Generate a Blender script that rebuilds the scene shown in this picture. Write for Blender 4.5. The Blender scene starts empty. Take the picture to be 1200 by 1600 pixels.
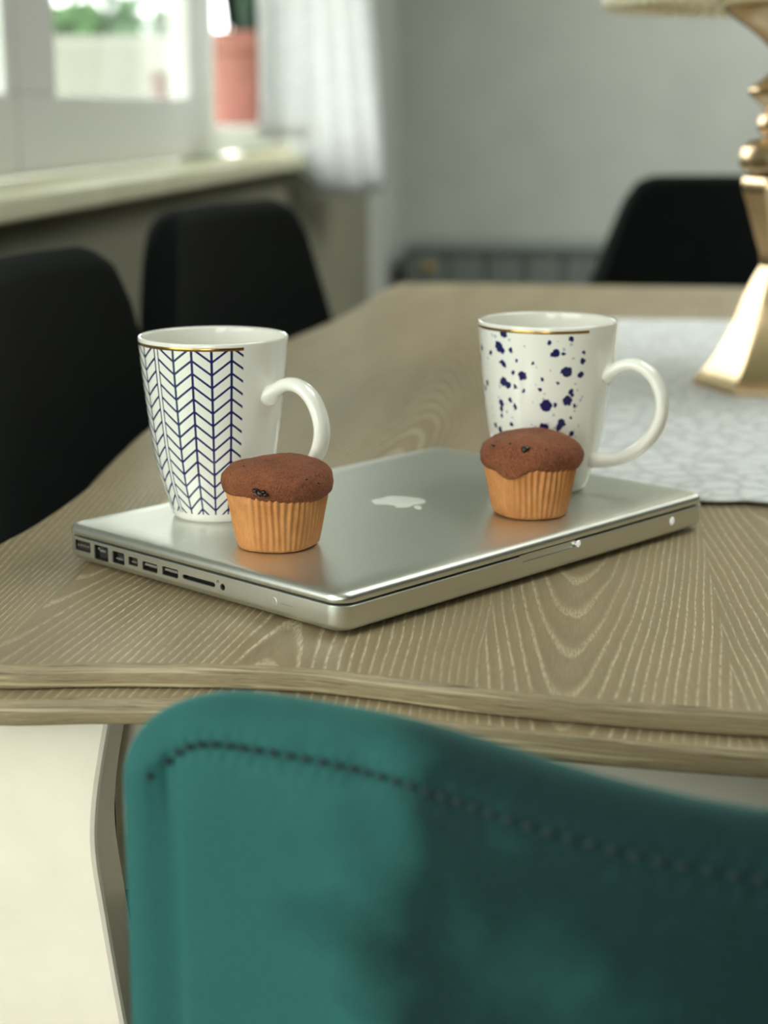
import bpy, bmesh, math, random
from mathutils import Vector, Matrix

# ------------------------------------------------------------------ camera, world, light, exposure
scene = bpy.context.scene
COL = scene.collection
PI = math.pi
TZ = 0.75                                             # table-top height

cam_d = bpy.data.cameras.new('camera')
cam = bpy.data.objects.new('camera', cam_d)
COL.objects.link(cam)
cam.location = (0, 0, 1.0064)
cam.rotation_euler = (math.radians(90 - 13.068), math.radians(0.0), math.radians(7.3))
cam_d.sensor_fit = 'HORIZONTAL'
cam_d.sensor_width = 36.0
cam_d.lens = 2706.4 / 1200 * 36.0
cam_d.clip_start = 0.02
cam_d.dof.use_dof = True
cam_d.dof.focus_distance = 0.91
cam_d.dof.aperture_fstop = 8.0
scene.camera = cam

world = bpy.data.worlds.new('overcast_sky')
scene.world = world
world.use_nodes = True
bg = world.node_tree.nodes['Background']
bg.inputs['Color'].default_value = (1.0, 1.0, 0.965, 1)
bg.inputs['Strength'].default_value = 3.0

def portal(name, loc, rot, sx, sy):
    d = bpy.data.lights.new(name, 'AREA')
    d.shape = 'RECTANGLE'; d.size = sx; d.size_y = sy
    d.cycles.is_portal = True
    o = bpy.data.objects.new(name, d); COL.objects.link(o)
    o.location = loc; o.rotation_euler = rot
    return o
# daylight enters through the visible window and added unseen ones: portals only steer the sampling
portal('daylight_portal', (-0.985, 3.70, 1.60), (0, -PI / 2, 0), 1.3, 3.4)
portal('daylight_portal', (-0.985, -0.40, 1.32), (0, -PI / 2, 0), 1.98, 1.9)
portal('daylight_portal', (-0.20, -2.42, 1.35), (PI / 2, 0, PI), 1.0, 2.1)
portal('daylight_portal', (1.40, 4.95, 2.72), (0, 0, 0), 2.0, 2.9)
portal('daylight_portal', (0.95, 1.55, 2.72), (0, 0, 0), 1.3, 1.3)

vs = scene.view_settings
vs.view_transform = 'Standard'; vs.look = 'None'; vs.gamma = 1.0; vs.use_curve_mapping = False
vs.exposure = 1.34
scene.cycles.use_denoising = True
scene.cycles.diffuse_bounces = 6
scene.cycles.sample_clamp_indirect = 6.0

# ------------------------------------------------------------------ helpers
def lin(c):
    return tuple(((v / 255) / 12.92 if v / 255 <= 0.04045 else ((v / 255 + 0.055) / 1.055) ** 2.4) for v in c) + (1.0,)

def tag(o, label=None, cat=None, group=None, kind=None):
    if label: o['label'] = label
    if cat: o['category'] = cat
    if group: o['group'] = group
    if kind: o['kind'] = kind
    return o

def empty(name, loc=(0, 0, 0), rz=0, label=None, cat=None, group=None, kind=None):
    o = bpy.data.objects.new(name, None)
    o.empty_display_size = 0.05
    COL.objects.link(o)
    o.location = loc; o.rotation_euler = (0, 0, rz)
    return tag(o, label, cat, group, kind)

def link(name, me, mats=None, parent=None, loc=None, smooth=None):
    o = bpy.data.objects.new(name, me)
    COL.objects.link(o)
    if mats is not None:
        for m in (mats if isinstance(mats, (list, tuple)) else [mats]):
            if len(me.materials) < (len(mats) if isinstance(mats, (list, tuple)) else 1): me.materials.append(m)
    if parent is not None: o.parent = parent
    if loc is not None: o.location = loc
    if smooth is not None:
        for p in me.polygons: p.use_smooth = smooth
    return o

def from_bm(name, bm, mats=None, parent=None, loc=None, smooth=None):
    me = bpy.data.meshes.new(name)
    bm.normal_update(); bm.to_mesh(me); bm.free()
    return link(name, me, mats, parent, loc, smooth)

def recalc(bm):
    bmesh.ops.recalc_face_normals(bm, faces=bm.faces[:])

def box_bm(bm, x0, x1, y0, y1, z0, z1, bev=0.0, seg=2):
    r = bmesh.ops.create_cube(bm, size=1.0)
    vs_ = r['verts']
    for v in vs_:
        v.co = Vector((x0 + (v.co.x + .5) * (x1 - x0), y0 + (v.co.y + .5) * (y1 - y0), z0 + (v.co.z + .5) * (z1 - z0)))
    if bev > 0:
        es = list({e for v in vs_ for e in v.link_edges})
        bmesh.ops.bevel(bm, geom=es, offset=bev, segments=seg, affect='EDGES', profile=0.5, clamp_overlap=True)
    return bm

def box(name, x0, x1, y0, y1, z0, z1, mat, parent=None, bev=0.0, seg=2):
    bm = bmesh.new(); box_bm(bm, x0, x1, y0, y1, z0, z1, bev, seg)
    return from_bm(name, bm, mat, parent, smooth=False)

def lathe_bm(prof, n=64, uv=True, close_bottom=False, close_top=False, a0=-PI, a1=PI, wob=None):
    """profile [(r, z)], angle 0 points to local -Y; uv = (angle / 2pi, z * 10)"""
    bm = bmesh.new()
    ul = bm.loops.layers.uv.new('UVMap')
    rows = []
    for (r, z) in prof:
        row = []
        for i in range(n + 1):
            a = a0 + (a1 - a0) * i / n
            rr, zz = (r, z) if wob is None else wob(r, z, a)
            row.append(bm.verts.new((rr * math.sin(a), -rr * math.cos(a), zz)))
        rows.append(row)
    for j in range(len(rows) - 1):
        for i in range(n):
            f = bm.faces.new((rows[j][i], rows[j][i + 1], rows[j + 1][i + 1], rows[j + 1][i]))
            aa = [a0 + (a1 - a0) * i / n, a0 + (a1 - a0) * (i + 1) / n]
            for lp, (u, v) in zip(f.loops, ((aa[0], prof[j][1]), (aa[1], prof[j][1]), (aa[1], prof[j + 1][1]), (aa[0], prof[j + 1][1]))):
                lp[ul].uv = (u / (2 * PI), v * 10)
    if close_bottom: bm.faces.new(list(reversed(rows[0][:-1])))
    if close_top: bm.faces.new(rows[-1][:-1])
    bmesh.ops.remove_doubles(bm, verts=bm.verts[:], dist=1e-6)
    return bm

def catmull(pts, n=8, closed=False):
    out = []
    P = [Vector(p) for p in pts]; m = len(P)
    rng = range(m if closed else m - 1)
    for i in rng:
        p0 = P[(i - 1) % m] if closed or i > 0 else P[0] * 2 - P[1]
        p1 = P[i]; p2 = P[(i + 1) % m]
        p3 = P[(i + 2) % m] if closed or i + 2 < m else P[-1] * 2 - P[-2]
        for k in range(n):
            t = k / n
            out.append(0.5 * ((2 * p1) + (p2 - p0) * t + (2 * p0 - 5 * p1 + 4 * p2 - p3) * t * t + (3 * p1 - p0 - 3 * p2 + p3) * t ** 3))
    if not closed: out.append(P[-1].copy())
    return out

def tube_bm(path, rad, n=12, flat=1.0, up=Vector((0, 0, 1)), bm=None, caps=True):
    """tube along a path; rad is a number or a list; flat squeezes the binormal"""
    bm = bm or bmesh.new()
    path = [Vector(p) for p in path]
    rows = []
    for i, p in enumerate(path):
        t = (path[min(i + 1, len(path) - 1)] - path[max(i - 1, 0)]).normalized()
        b = t.cross(up)
        if b.length < 1e-5: b = t.cross(Vector((1, 0, 0)))
        b.normalize(); nn = b.cross(t).normalized()
        r = rad[i] if isinstance(rad, (list, tuple)) else rad
        rows.append([bm.verts.new(p + nn * (r * math.cos(2 * PI * k / n)) + b * (r * flat * math.sin(2 * PI * k / n))) for k in range(n)])
    for j in range(len(rows) - 1):
        for k in range(n):
            bm.faces.new((rows[j][k], rows[j][(k + 1) % n], rows[j + 1][(k + 1) % n], rows[j + 1][k]))
    if caps:
        bm.faces.new(list(reversed(rows[0]))); bm.faces.new(rows[-1])
    recalc(bm)
    return bm

def offset_poly(pts, d):
    """closed CCW outline, positive d grows it"""
    out = []; m = len(pts)
    for i in range(m):
        t = (pts[(i + 1) % m] - pts[(i - 1) % m])
        n = Vector((t.y, -t.x)).normalized()
        out.append(Vector((pts[i].x, pts[i].y)) + n * d)
    return out

def slab(name, outline, z0, z1, mats, parent, bev=0.0012, origin=(0, 0, 0)):
    """closed outline extruded with soft edges; faces of the rim use material 1 with uv = (arc length, z)"""
    bm = bmesh.new(); ul = bm.loops.layers.uv.new('UVMap')
    o2 = Vector((origin[0], origin[1]))
    rings = [(-bev, z0), (-bev * .3, z0 + bev * .3), (0, z0 + bev), (0, z1 - bev), (-bev * .3, z1 - bev * .3), (-bev, z1)]
    arc = [0.0]
    for i in range(len(outline)):
        arc.append(arc[-1] + (outline[(i + 1) % len(outline)] - outline[i]).length)
    R = []
    for (d, z) in rings:
        R.append([bm.verts.new((p.x - o2.x, p.y - o2.y, z - origin[2])) for p in offset_poly(outline, d)])
    m = len(outline)
    for j in range(len(R) - 1):
        for i in range(m):
            f = bm.faces.new((R[j][i], R[j][(i + 1) % m], R[j + 1][(i + 1) % m], R[j + 1][i]))
            f.material_index = 1 if len(mats) > 1 else 0
            f.smooth = True
            for lp, (u, v) in zip(f.loops, ((arc[i], rings[j][1]), (arc[i + 1], rings[j][1]), (arc[i + 1], rings[j + 1][1]), (arc[i], rings[j + 1][1]))):
                lp[ul].uv = (u, v)
    bm.faces.new(R[-1]); bm.faces.new(list(reversed(R[0])))
    return from_bm(name, bm, mats, parent)

def copy_tree(o, parent=None):
    c = o.copy(); COL.objects.link(c); c.parent = parent
    for ch in list(o.children):
        copy_tree(ch, c)
    return c

# ---- node helpers
class NT:
    def __init__(self, name):
        self.m = bpy.data.materials.new(name); self.m.use_nodes = True
        self.t = self.m.node_tree; self.n = self.t.nodes; self.l = self.t.links
        self.b = self.n['Principled BSDF']; self.out = self.n['Material Output']
    def node(self, t, **kw):
        x = self.n.new(t)
        for k, v in kw.items(): setattr(x, k, v)
        return x
    def con(self, a, b): self.l.new(a, b)
    def math(self, op, a, b=None, c=None, clamp=False):
        x = self.node('ShaderNodeMath', operation=op, use_clamp=clamp)
        for i, v in enumerate((a, b, c)):
            if v is None: continue
            if isinstance(v, (int, float)): x.inputs[i].default_value = v
            else: self.con(v, x.inputs[i])
        return x.outputs[0]
    def noise(self, vec, scale, detail=2.0, rough=0.5, dist=0.0, dim='3D'):
        x = self.node('ShaderNodeTexNoise', noise_dimensions=dim)
        x.inputs['Scale'].default_value = scale; x.inputs['Detail'].default_value = detail
        x.inputs['Roughness'].default_value = rough; x.inputs['Distortion'].default_value = dist
        if vec is not None: self.con(vec, x.inputs['Vector'])
        return x.outputs['Fac']
    def coords(self, kind='Object'): return self.node('ShaderNodeTexCoord').outputs[kind]
    def scale(self, vec, s, off=(0, 0, 0)):
        x = self.node('ShaderNodeMapping')
        x.inputs['Scale'].default_value = s; x.inputs['Location'].default_value = off
        self.con(vec, x.inputs['Vector']); return x.outputs[0]
    def sep(self, vec):
        x = self.node('ShaderNodeSeparateXYZ'); self.con(vec, x.inputs[0]); return x.outputs
    def comb(self, a, b, c=0.0):
        x = self.node('ShaderNodeCombineXYZ')
        for i, v in enumerate((a, b, c)):
            if isinstance(v, (int, float)): x.inputs[i].default_value = v
            else: self.con(v, x.inputs[i])
        return x.outputs[0]
    def ramp(self, fac, stops, interp='LINEAR'):
        x = self.node('ShaderNodeValToRGB'); x.color_ramp.interpolation = interp
        el = x.color_ramp.elements
        while len(el) < len(stops): el.new(0.5)
        for e, (p, c) in zip(el, stops):
            e.position = p; e.color = c if len(c) == 4 else lin(c)
        self.con(fac, x.inputs[0]); return x.outputs[0]
    def mix(self, fac, a, b, blend='MIX'):
        x = self.node('ShaderNodeMix', data_type='RGBA', blend_type=blend)
        if isinstance(fac, (int, float)): x.inputs[0].default_value = fac
        else: self.con(fac, x.inputs[0])
        for i, v in ((6, a), (7, b)):
            if isinstance(v, tuple): x.inputs[i].default_value = v if len(v) == 4 else lin(v)
            else: self.con(v, x.inputs[i])
        return x.outputs[2]
    def bump(self, h, strength=0.3, dist=0.001):
        x = self.node('ShaderNodeBump'); x.inputs['Strength'].default_value = strength
        x.inputs['Distance'].default_value = dist
        self.con(h, x.inputs['Height']); self.con(x.outputs[0], self.b.inputs['Normal'])
    def color(self, c):
        if isinstance(c, tuple): self.b.inputs['Base Color'].default_value = lin(c)
        else: self.con(c, self.b.inputs['Base Color'])
    def set(self, **kw):
        names = {'rough': 'Roughness', 'metal': 'Metallic', 'spec': 'Specular IOR Level', 'sheen': 'Sheen Weight', 'coat': 'Coat Weight', 'trans': 'Transmission Weight', 'ior': 'IOR', 'sss': 'Subsurface Weight'}
        for k, v in kw.items():
            i = self.b.inputs[names[k]]
            if isinstance(v, (int, float)): i.default_value = v
            else: self.con(v, i)

def plain(name, c, rough=0.6, metal=0.0, vary=0.06, nscale=30, bump=0.0, **kw):
    t = NT(name)
    n = t.noise(t.coords(), nscale, 3.0)
    lo = tuple(max(0, v * (1 - vary)) for v in c); hi = tuple(min(255, v * (1 + vary)) for v in c)
    t.color(t.ramp(n, [(0.3, lo), (0.7, hi)]))
    t.set(rough=rough, metal=metal, **kw)
    if bump: t.bump(n, bump, 0.001)
    return t.m

# ------------------------------------------------------------------ materials
def wood_top():
    t = NT('limed_oak_top'); P = t.coords('Object'); x, y, z = t.sep(P)
    PW = 0.118
    u = t.math('ADD', t.math('DIVIDE', x, PW), 0.215 / PW)
    pid = t.math('FLOOR', u)
    wn = t.node('ShaderNodeTexWhiteNoise', noise_dimensions='1D'); t.con(t.math('ADD', pid, 5.37), wn.inputs['W'])
    rnd = wn.outputs['Value']
    wn2 = t.node('ShaderNodeTexWhiteNoise', noise_dimensions='1D'); t.con(t.math('ADD', pid, 33.3), wn2.inputs['W'])
    yo = t.math('ADD', y, t.math('MULTIPLY', rnd, 9.0))
    cx = t.math('SUBTRACT', t.math('MULTIPLY', wn2.outputs['Value'], 1.4), 0.2)
    low = t.noise(t.comb(t.math('MULTIPLY', x, 9.0), t.math('MULTIPLY', yo, 2.6), t.math('MULTIPLY', pid, 3.1)), 1.0, 1.5, 0.45)
    warp = t.noise(t.comb(t.math('MULTIPLY', x, 60.0), t.math('MULTIPLY', yo, 16.0)), 1.0, 2.0)
    xl = t.math('ADD', t.math('MULTIPLY', t.math('SUBTRACT', t.math('FRACT', u), cx), PW), t.math('MULTIPLY', t.math('SUBTRACT', low, 0.5), 0.028))
    hyp = t.math('SQRT', t.math('ADD', t.math('MULTIPLY', xl, xl), 0.026 ** 2))
    sgn = t.math('SUBTRACT', t.math('MULTIPLY', t.math('GREATER_THAN', rnd, 0.4), 2.0), 1.0)
    ph = t.math('ADD', t.math('MULTIPLY', hyp, 232.0), t.math('MULTIPLY', t.math('MULTIPLY', y, sgn), 15.0))
    ph = t.math('ADD', ph, t.math('ADD', t.math('MULTIPLY', low, 2.5), t.math('MULTIPLY', warp, 0.45)))
    ph = t.math('ADD', ph, t.math('MULTIPLY', rnd, 17.0))
    fr = t.math('FRACT', ph)
    tri = t.math('PINGPONG', ph, 0.5)
    line = t.ramp(fr, [(0.0, (0, 0, 0, 1)), (0.60, (0, 0, 0, 1)), (0.73, (1, 1, 1, 1)), (0.84, (1, 1, 1, 1)), (0.90, (0, 0, 0, 1))])
    brk = t.noise(t.comb(t.math('MULTIPLY', x, 900.0), t.math('MULTIPLY', yo, 130.0)), 1.0, 3.0, 0.7)
    line = t.math('MULTIPLY', line, t.ramp(brk, [(0.36, (0, 0, 0, 1)), (0.58, (1, 1, 1, 1))]))
    strong = t.noise(t.comb(t.math('MULTIPLY', x, 26.0), t.math('MULTIPLY', yo, 3.0)), 1.0, 2.0)
    line = t.math('MULTIPLY', line, t.ramp(strong, [(0.3, (.30, .30, .30, 1)), (0.62, (1, 1, 1, 1))]))
    tone = t.noise(t.comb(t.math('MULTIPLY', x, 20.0), t.math('MULTIPLY', yo, 2.5), pid), 1.0, 3.0, 0.6)
    base = t.ramp(tone, [(0.25, (122, 107, 79)), (0.5, (140, 124, 94)), (0.78, (156, 140, 109))])
    fine = t.noise(t.comb(t.math('MULTIPLY', x, 1300.0), t.math('MULTIPLY', yo, 60.0)), 1.0, 2.0, 0.7)
    base = t.mix(0.22, base, t.ramp(fine, [(0.3, (105, 90, 66)), (0.7, (185, 170, 138))]))
    late = t.math('MULTIPLY', t.ramp(fr, [(0.1, (0, 0, 0, 1)), (0.5, (1, 1, 1, 1)), (0.56, (0, 0, 0, 1))]), 0.22)
    base = t.mix(late, base, (112, 94, 68))
    t.color(t.mix(t.math('MULTIPLY', line, 0.8), base, (210, 198, 166)))
    t.set(rough=t.math('ADD', 0.40, t.math('MULTIPLY', fine, 0.12)), spec=0.45)
    t.bump(t.math('SUBTRACT', t.math('MULTIPLY', fine, 0.5), line), 0.25, 0.0004)
    return t.m

def wood_edge():
    t = NT('limed_oak_edge'); U = t.coords('UV'); u, v, w = t.sep(U)
    warp = t.noise(t.comb(t.math('MULTIPLY', u, 9.0), t.math('MULTIPLY', v, 60.0)), 1.0, 2.0)
    vv = t.math('ADD', v, t.math('MULTIPLY', warp, 0.006))
    n1 = t.noise(t.comb(t.math('MULTIPLY', u, 9.0), t.math('MULTIPLY', vv, 430.0)), 1.0, 2.5, 0.6)
    n2 = t.noise(t.comb(t.math('MULTIPLY', u, 18.0), t.math('MULTIPLY', vv, 700.0), 4.0), 1.0, 2.0, 0.6)
    n3 = t.noise(t.comb(t.math('MULTIPLY', u, 90.0), t.math('MULTIPLY', vv, 1500.0), 9.0), 1.0, 2.0, 0.7)
    base = t.ramp(n3, [(0.3, (126, 111, 84)), (0.7, (156, 140, 109))])
    base = t.mix(t.ramp(n1, [(0.54, (0, 0, 0, 1)), (0.64, (.75, .75, .75, 1))]), base, (194, 180, 146))
    base = t.mix(t.ramp(n2, [(0.33, (.8, .8, .8, 1)), (0.40, (0, 0, 0, 1))]), base, (80, 64, 46))
    t.color(base); t.set(rough=0.45)
    t.bump(n1, 0.15, 0.0003)
    return t.m

def velvet(name, dark, light, sheen, sheen_tint, nap_shade=None):
    t = NT(name); P = t.coords('Object')
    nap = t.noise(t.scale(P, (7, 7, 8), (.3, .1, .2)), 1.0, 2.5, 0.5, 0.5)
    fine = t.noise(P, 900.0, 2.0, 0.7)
    if nap_shade is not None:                              # stroked pile plus painted shade: lit left, dark right of a ragged line
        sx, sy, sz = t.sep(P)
        ln = t.math('ADD', t.math('ADD', sx, nap_shade), t.math('MULTIPLY', t.math('SUBTRACT', nap, 0.5), 0.34))
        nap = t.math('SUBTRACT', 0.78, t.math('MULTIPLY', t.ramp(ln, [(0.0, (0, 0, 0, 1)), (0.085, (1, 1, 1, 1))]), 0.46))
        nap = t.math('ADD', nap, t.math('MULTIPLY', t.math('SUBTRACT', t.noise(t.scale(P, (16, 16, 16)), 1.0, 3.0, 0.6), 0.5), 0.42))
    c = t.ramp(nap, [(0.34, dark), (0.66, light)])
    c = t.mix(0.25, c, t.ramp(fine, [(0.3, dark), (0.7, light)]))
    t.color(c); t.set(rough=0.85, spec=0.15)
    t.b.inputs['Sheen Weight'].default_value = sheen
    t.b.inputs['Sheen Roughness'].default_value = 0.35
    t.b.inputs['Sheen Tint'].default_value = lin(sheen_tint)
    t.bump(t.math('ADD', t.math('MULTIPLY', nap, 3.0), fine), 0.25, 0.0006)
    return t.m

def aluminium(name, c, rough):
    t = NT(name); P = t.coords('Object')
    n = t.noise(P, 2600.0, 2.0, 0.8)
    n2 = t.noise(P, 14.0, 2.0)
    t.color(t.ramp(n, [(0.25, tuple(v * .93 for v in c)), (0.75, tuple(min(255, v * 1.05) for v in c))]))
    t.set(metal=1.0, rough=t.math('ADD', rough - 0.02, t.math('MULTIPLY', n2, 0.05)))
    t.bump(n, 0.05, 0.0001)
    return t.m

def mug_chevron():
    t = NT('white_glaze_navy_chevrons'); u, v, w = t.sep(t.coords('UV'))
    phi = t.math('MULTIPLY', u, 360.0); z = t.math('DIVIDE', v, 10.0)
    wa = t.math('DIVIDE', t.math('ADD', phi, 1.7), 15.1)
    wb = t.math('ADD', t.math('DIVIDE', t.math('ADD', phi, 50.3), 15.1), 1.0)
    left = t.math('LESS_THAN', phi, -48.6)
    W = t.math('ADD', t.math('MULTIPLY', wb, left), t.math('MULTIPLY', wa, t.math('SUBTRACT', 1.0, left)))
    tri = t.math('PINGPONG', W, 1.0)
    g = t.math('FRACT', t.math('DIVIDE', t.math('SUBTRACT', z, t.math('MULTIPLY', tri, 0.0084)), 0.0073))
    diag = t.math('LESS_THAN', g, 0.215)
    d = t.math('ABSOLUTE', t.math('SUBTRACT', W, t.math('ROUND', W)))
    vert = t.math('LESS_THAN', d, 0.066)
    pat = t.math('MAXIMUM', diag, vert)
    gap = t.math('LESS_THAN', t.math('ABSOLUTE', t.math('ADD', phi, 48.5)), 1.35)
    pat = t.math('MULTIPLY', pat, t.math('SUBTRACT', 1.0, gap))
    inA = t.math('LESS_THAN', phi, 22.8)
    inB = t.math('GREATER_THAN', phi, 79.0)
    pat = t.math('MULTIPLY', pat, t.math('MAXIMUM', inA, inB))
    pat = t.math('MULTIPLY', pat, t.math('MULTIPLY', t.math('GREATER_THAN', z, 0.0055), t.math('LESS_THAN', z, 0.1020)))
    t.color(t.mix(pat, (238, 237, 228), (30, 34, 92)))
    t.set(rough=0.12, coat=0.3); t.b.inputs['Coat Roughness'].default_value = 0.05
    return t.m

def mug_splatter(blobs):
    t = NT('white_glaze_navy_splatter'); U = t.coords('UV'); u, v, w = t.sep(U)
    # metres on the glaze: s along the girth, z up
    s = t.math('MULTIPLY', u, 2 * PI * 0.0425); z = t.math('DIVIDE', v, 10.0)
    p0 = t.comb(s, z, 0.0)
    wob = t.node('ShaderNodeTexNoise'); wob.inputs['Scale'].default_value = 420.0; wob.inputs['Detail'].default_value = 2.0
    t.con(p0, wob.inputs['Vector'])
    off = t.node('ShaderNodeVectorMath', operation='SUBTRACT'); t.con(wob.outputs['Color'], off.inputs[0]); off.inputs[1].default_value = (.5, .5, .5)
    sc = t.node('ShaderNodeVectorMath', operation='SCALE'); t.con(off.outputs[0], sc.inputs[0]); sc.inputs['Scale'].default_value = 0.0032
    add = t.node('ShaderNodeVectorMath', operation='ADD'); t.con(p0, add.inputs[0]); t.con(sc.outputs[0], add.inputs[1])
    flat = t.node('ShaderNodeVectorMath', operation='MULTIPLY'); t.con(add.outputs[0], flat.inputs[0]); flat.inputs[1].default_value = (1, 1, 0)
    pv = flat.outputs[0]
    acc = None
    for (bs, bz, br) in blobs:
        dn = t.node('ShaderNodeVectorMath', operation='DISTANCE'); t.con(pv, dn.inputs[0]); dn.inputs[1].default_value = (bs, bz, 0)
        q = t.math('SUBTRACT', br, dn.outputs['Value'])
        acc = q if acc is None else t.math('MAXIMUM', acc, q)
    navy = t.math('GREATER_THAN', acc, 0.0)
    vo = t.node('ShaderNodeTexVoronoi', feature='F1'); vo.inputs['Scale'].default_value = 210.0; t.con(pv, vo.inputs['Vector'])
    dens = t.noise(pv, 60.0, 2.0)
    pale = t.math('MULTIPLY', t.math('LESS_THAN', vo.outputs['Distance'], 0.20), t.math('GREATER_THAN', dens, 0.50))
    vo2 = t.node('ShaderNodeTexVoronoi', feature='F1'); vo2.inputs['Scale'].default_value = 95.0; t.con(pv, vo2.inputs['Vector'])
    far = t.math('LESS_THAN', s, -0.050)
    farB = t.math('GREATER_THAN', s, 0.078)
    back = t.math('MULTIPLY', t.math('LESS_THAN', vo2.outputs['Distance'], 0.30), t.math('MAXIMUM', far, farB))
    navy = t.math('MAXIMUM', navy, back)
    area = t.math('MULTIPLY', t.math('MAXIMUM', t.math('LESS_THAN', s, 0.0255), farB), t.math('MULTIPLY', t.math('GREATER_THAN', z, 0.006), t.math('LESS_THAN', z, 0.1020)))
    c = t.mix(t.math('MULTIPLY', t.math('MULTIPLY', pale, area), 0.55), (238, 237, 228), (120, 126, 170))
    c = t.mix(t.math('MULTIPLY', navy, area), c, (28, 32, 88))
    t.color(c); t.set(rough=0.12, coat=0.3); t.b.inputs['Coat Roughness'].default_value = 0.05
    return t.m

def muffin_crumb(seed):
    t = NT('muffin_crumb'); P = t.scale(t.coords(), (1, 1, 1), (seed, seed * .7, 0))
    big = t.noise(P, 55.0, 3.0, 0.6)
    fine = t.noise(P, 900.0, 3.0, 0.75)
    sp = t.noise(P, 330.0, 2.0, 0.6)
    c = t.ramp(big, [(0.30, (106, 58, 36)), (0.55, (134, 78, 50)), (0.75, (162, 102, 64))])
    c = t.mix(0.5, c, t.ramp(fine, [(0.35, (94, 46, 28)), (0.65, (174, 108, 74))]))
    c = t.mix(t.ramp(sp, [(0.27, (.8, .8, .8, 1)), (0.34, (0, 0, 0, 1))]), c, (66, 30, 20))
    t.color(c); t.set(rough=0.72, spec=0.3)
    t.bump(t.math('ADD', t.math('MULTIPLY', big, 2.0), fine), 0.9, 0.0014)
    return t.m

def paper_cup():
    t = NT('baked_paper'); P = t.coords(); u, v, w = t.sep(t.coords('UV'))
    n = t.noise(P, 90.0, 3.0, 0.6); fine = t.noise(P, 1400.0, 2.0, 0.7)
    c = t.ramp(n, [(0.3, (180, 116, 62)), (0.7, (208, 146, 88))])
    c = t.mix(0.2, c, t.ramp(fine, [(0.3, (158, 92, 44)), (0.7, (226, 174, 120))]))
    t.color(c); t.set(rough=0.62, spec=0.3, sss=0.15)
    t.b.inputs['Subsurface Radius'].default_value = (0.004, 0.002, 0.001)
    t.bump(fine, 0.1, 0.0003)
    return t.m

def lace(name, c, transl=0.4):
    t = NT(name); P = t.coords()
    vo = t.node('ShaderNodeTexVoronoi', feature='DISTANCE_TO_EDGE'); vo.inputs['Scale'].default_value = 46.0; t.con(P, vo.inputs['Vector'])
    fine = t.noise(P, 260.0, 3.0, 0.7)
    h = t.math('ADD', t.math('MULTIPLY', vo.outputs['Distance'], 1.2), t.math('MULTIPLY', fine, 0.5))
    t.color(t.ramp(h, [(0.2, tuple(v * .86 for v in c)), (0.5, c)]))
    t.set(rough=0.9, spec=0.1)
    t.bump(h, 0.5, 0.002)
    tr = t.node('ShaderNodeBsdfTranslucent'); tr.inputs['Color'].default_value = lin(c)
    mx = t.node('ShaderNodeMixShader'); mx.inputs[0].default_value = transl
    t.con(t.b.outputs[0], mx.inputs[1]); t.con(tr.outputs[0], mx.inputs[2]); t.con(mx.outputs[0], t.out.inputs['Surface'])
    return t.m

def glass_mat():
    t = NT('window_glass')
    tp = t.node('ShaderNodeBsdfTransparent'); tp.inputs['Color'].default_value = (.95, .97, .96, 1)
    gl = t.node('ShaderNodeBsdfGlossy'); gl.inputs['Roughness'].default_value = 0.02
    lw = t.node('ShaderNodeLayerWeight'); lw.inputs['Blend'].default_value = 0.25
    mx = t.node('ShaderNodeMixShader')
    t.con(t.math('MULTIPLY', lw.outputs['Fresnel'], 0.4), mx.inputs[0]); t.con(tp.outputs[0], mx.inputs[1]); t.con(gl.outputs[0], mx.inputs[2])
    t.con(mx.outputs[0], t.out.inputs['Surface'])
    return t.m

M = {}
M['wood'] = wood_top(); M['wood_edge'] = wood_edge()
M['white_lacquer'] = plain('white_lacquer', (242, 232, 214), 0.35, vary=0.015)
M['alu'] = aluminium('bead_blasted_aluminium', (224, 225, 217), 0.36)
M['alu_dark'] = plain('black_rubber', (22, 23, 22), 0.7)
M['port'] = plain('port_interior', (34, 35, 32), 0.5)
M['port_light'] = plain('port_contact', (150, 148, 138), 0.4, 0.6)
M['logo'] = plain('white_logo', (246, 248, 240), 0.4, vary=0.01)
M['glaze'] = plain('white_glaze', (238, 237, 228), 0.12, vary=0.008, coat=0.3)
M['gold'] = plain('gilt_line', (190, 150, 84), 0.22, 1.0)
M['chip'] = plain('chocolate_chip', (28, 17, 14), 0.35, nscale=300)
M['cup'] = paper_cup()
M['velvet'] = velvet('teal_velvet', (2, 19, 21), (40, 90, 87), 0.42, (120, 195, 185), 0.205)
M['velvet_black'] = velvet('black_green_velvet', (8, 12, 11), (13, 19, 17), 0.02, (50, 70, 66))
M['thread'] = plain('dark_thread', (8, 34, 38), 0.8)
M['black_metal'] = plain('black_metal', (20, 20, 20), 0.45, 0.4)
M['lamp_gold'] = plain('champagne_gold', (208, 182, 146), 0.26, 1.0, vary=0.03)
M['shade'] = plain('cream_shade_fabric', (226, 218, 190), 0.85, nscale=400, bump=0.2)
M['bead'] = plain('cream_bead', (232, 224, 196), 0.2)
M['lace'] = lace('white_crochet_lace', (236, 238, 238), 0.1)
M['curtain'] = lace('white_net_curtain', (244, 246, 246), 0.5)
M['wall'] = plain('grey_wall_paint', (180, 183, 175), 0.9, vary=0.02, nscale=6, bump=0.05)
M['wall_taupe'] = plain('taupe_wall_paint', (128, 122, 110), 0.9, vary=0.02, nscale=6)
M['olive'] = plain('olive_grey_panel', (122, 120, 100), 0.85, vary=0.03, nscale=5)  # wall tone with the shade below the sill mixed into the colour
M['wall_dark'] = plain('dark_brown_wall', (74, 68, 60), 0.8, vary=0.05, nscale=6)
M['ceiling'] = plain('ceiling_paint', (226, 226, 220), 0.9, vary=0.01)
M['floor'] = plain('dark_floor', (66, 62, 54), 0.5, vary=0.15, nscale=5)
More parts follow.
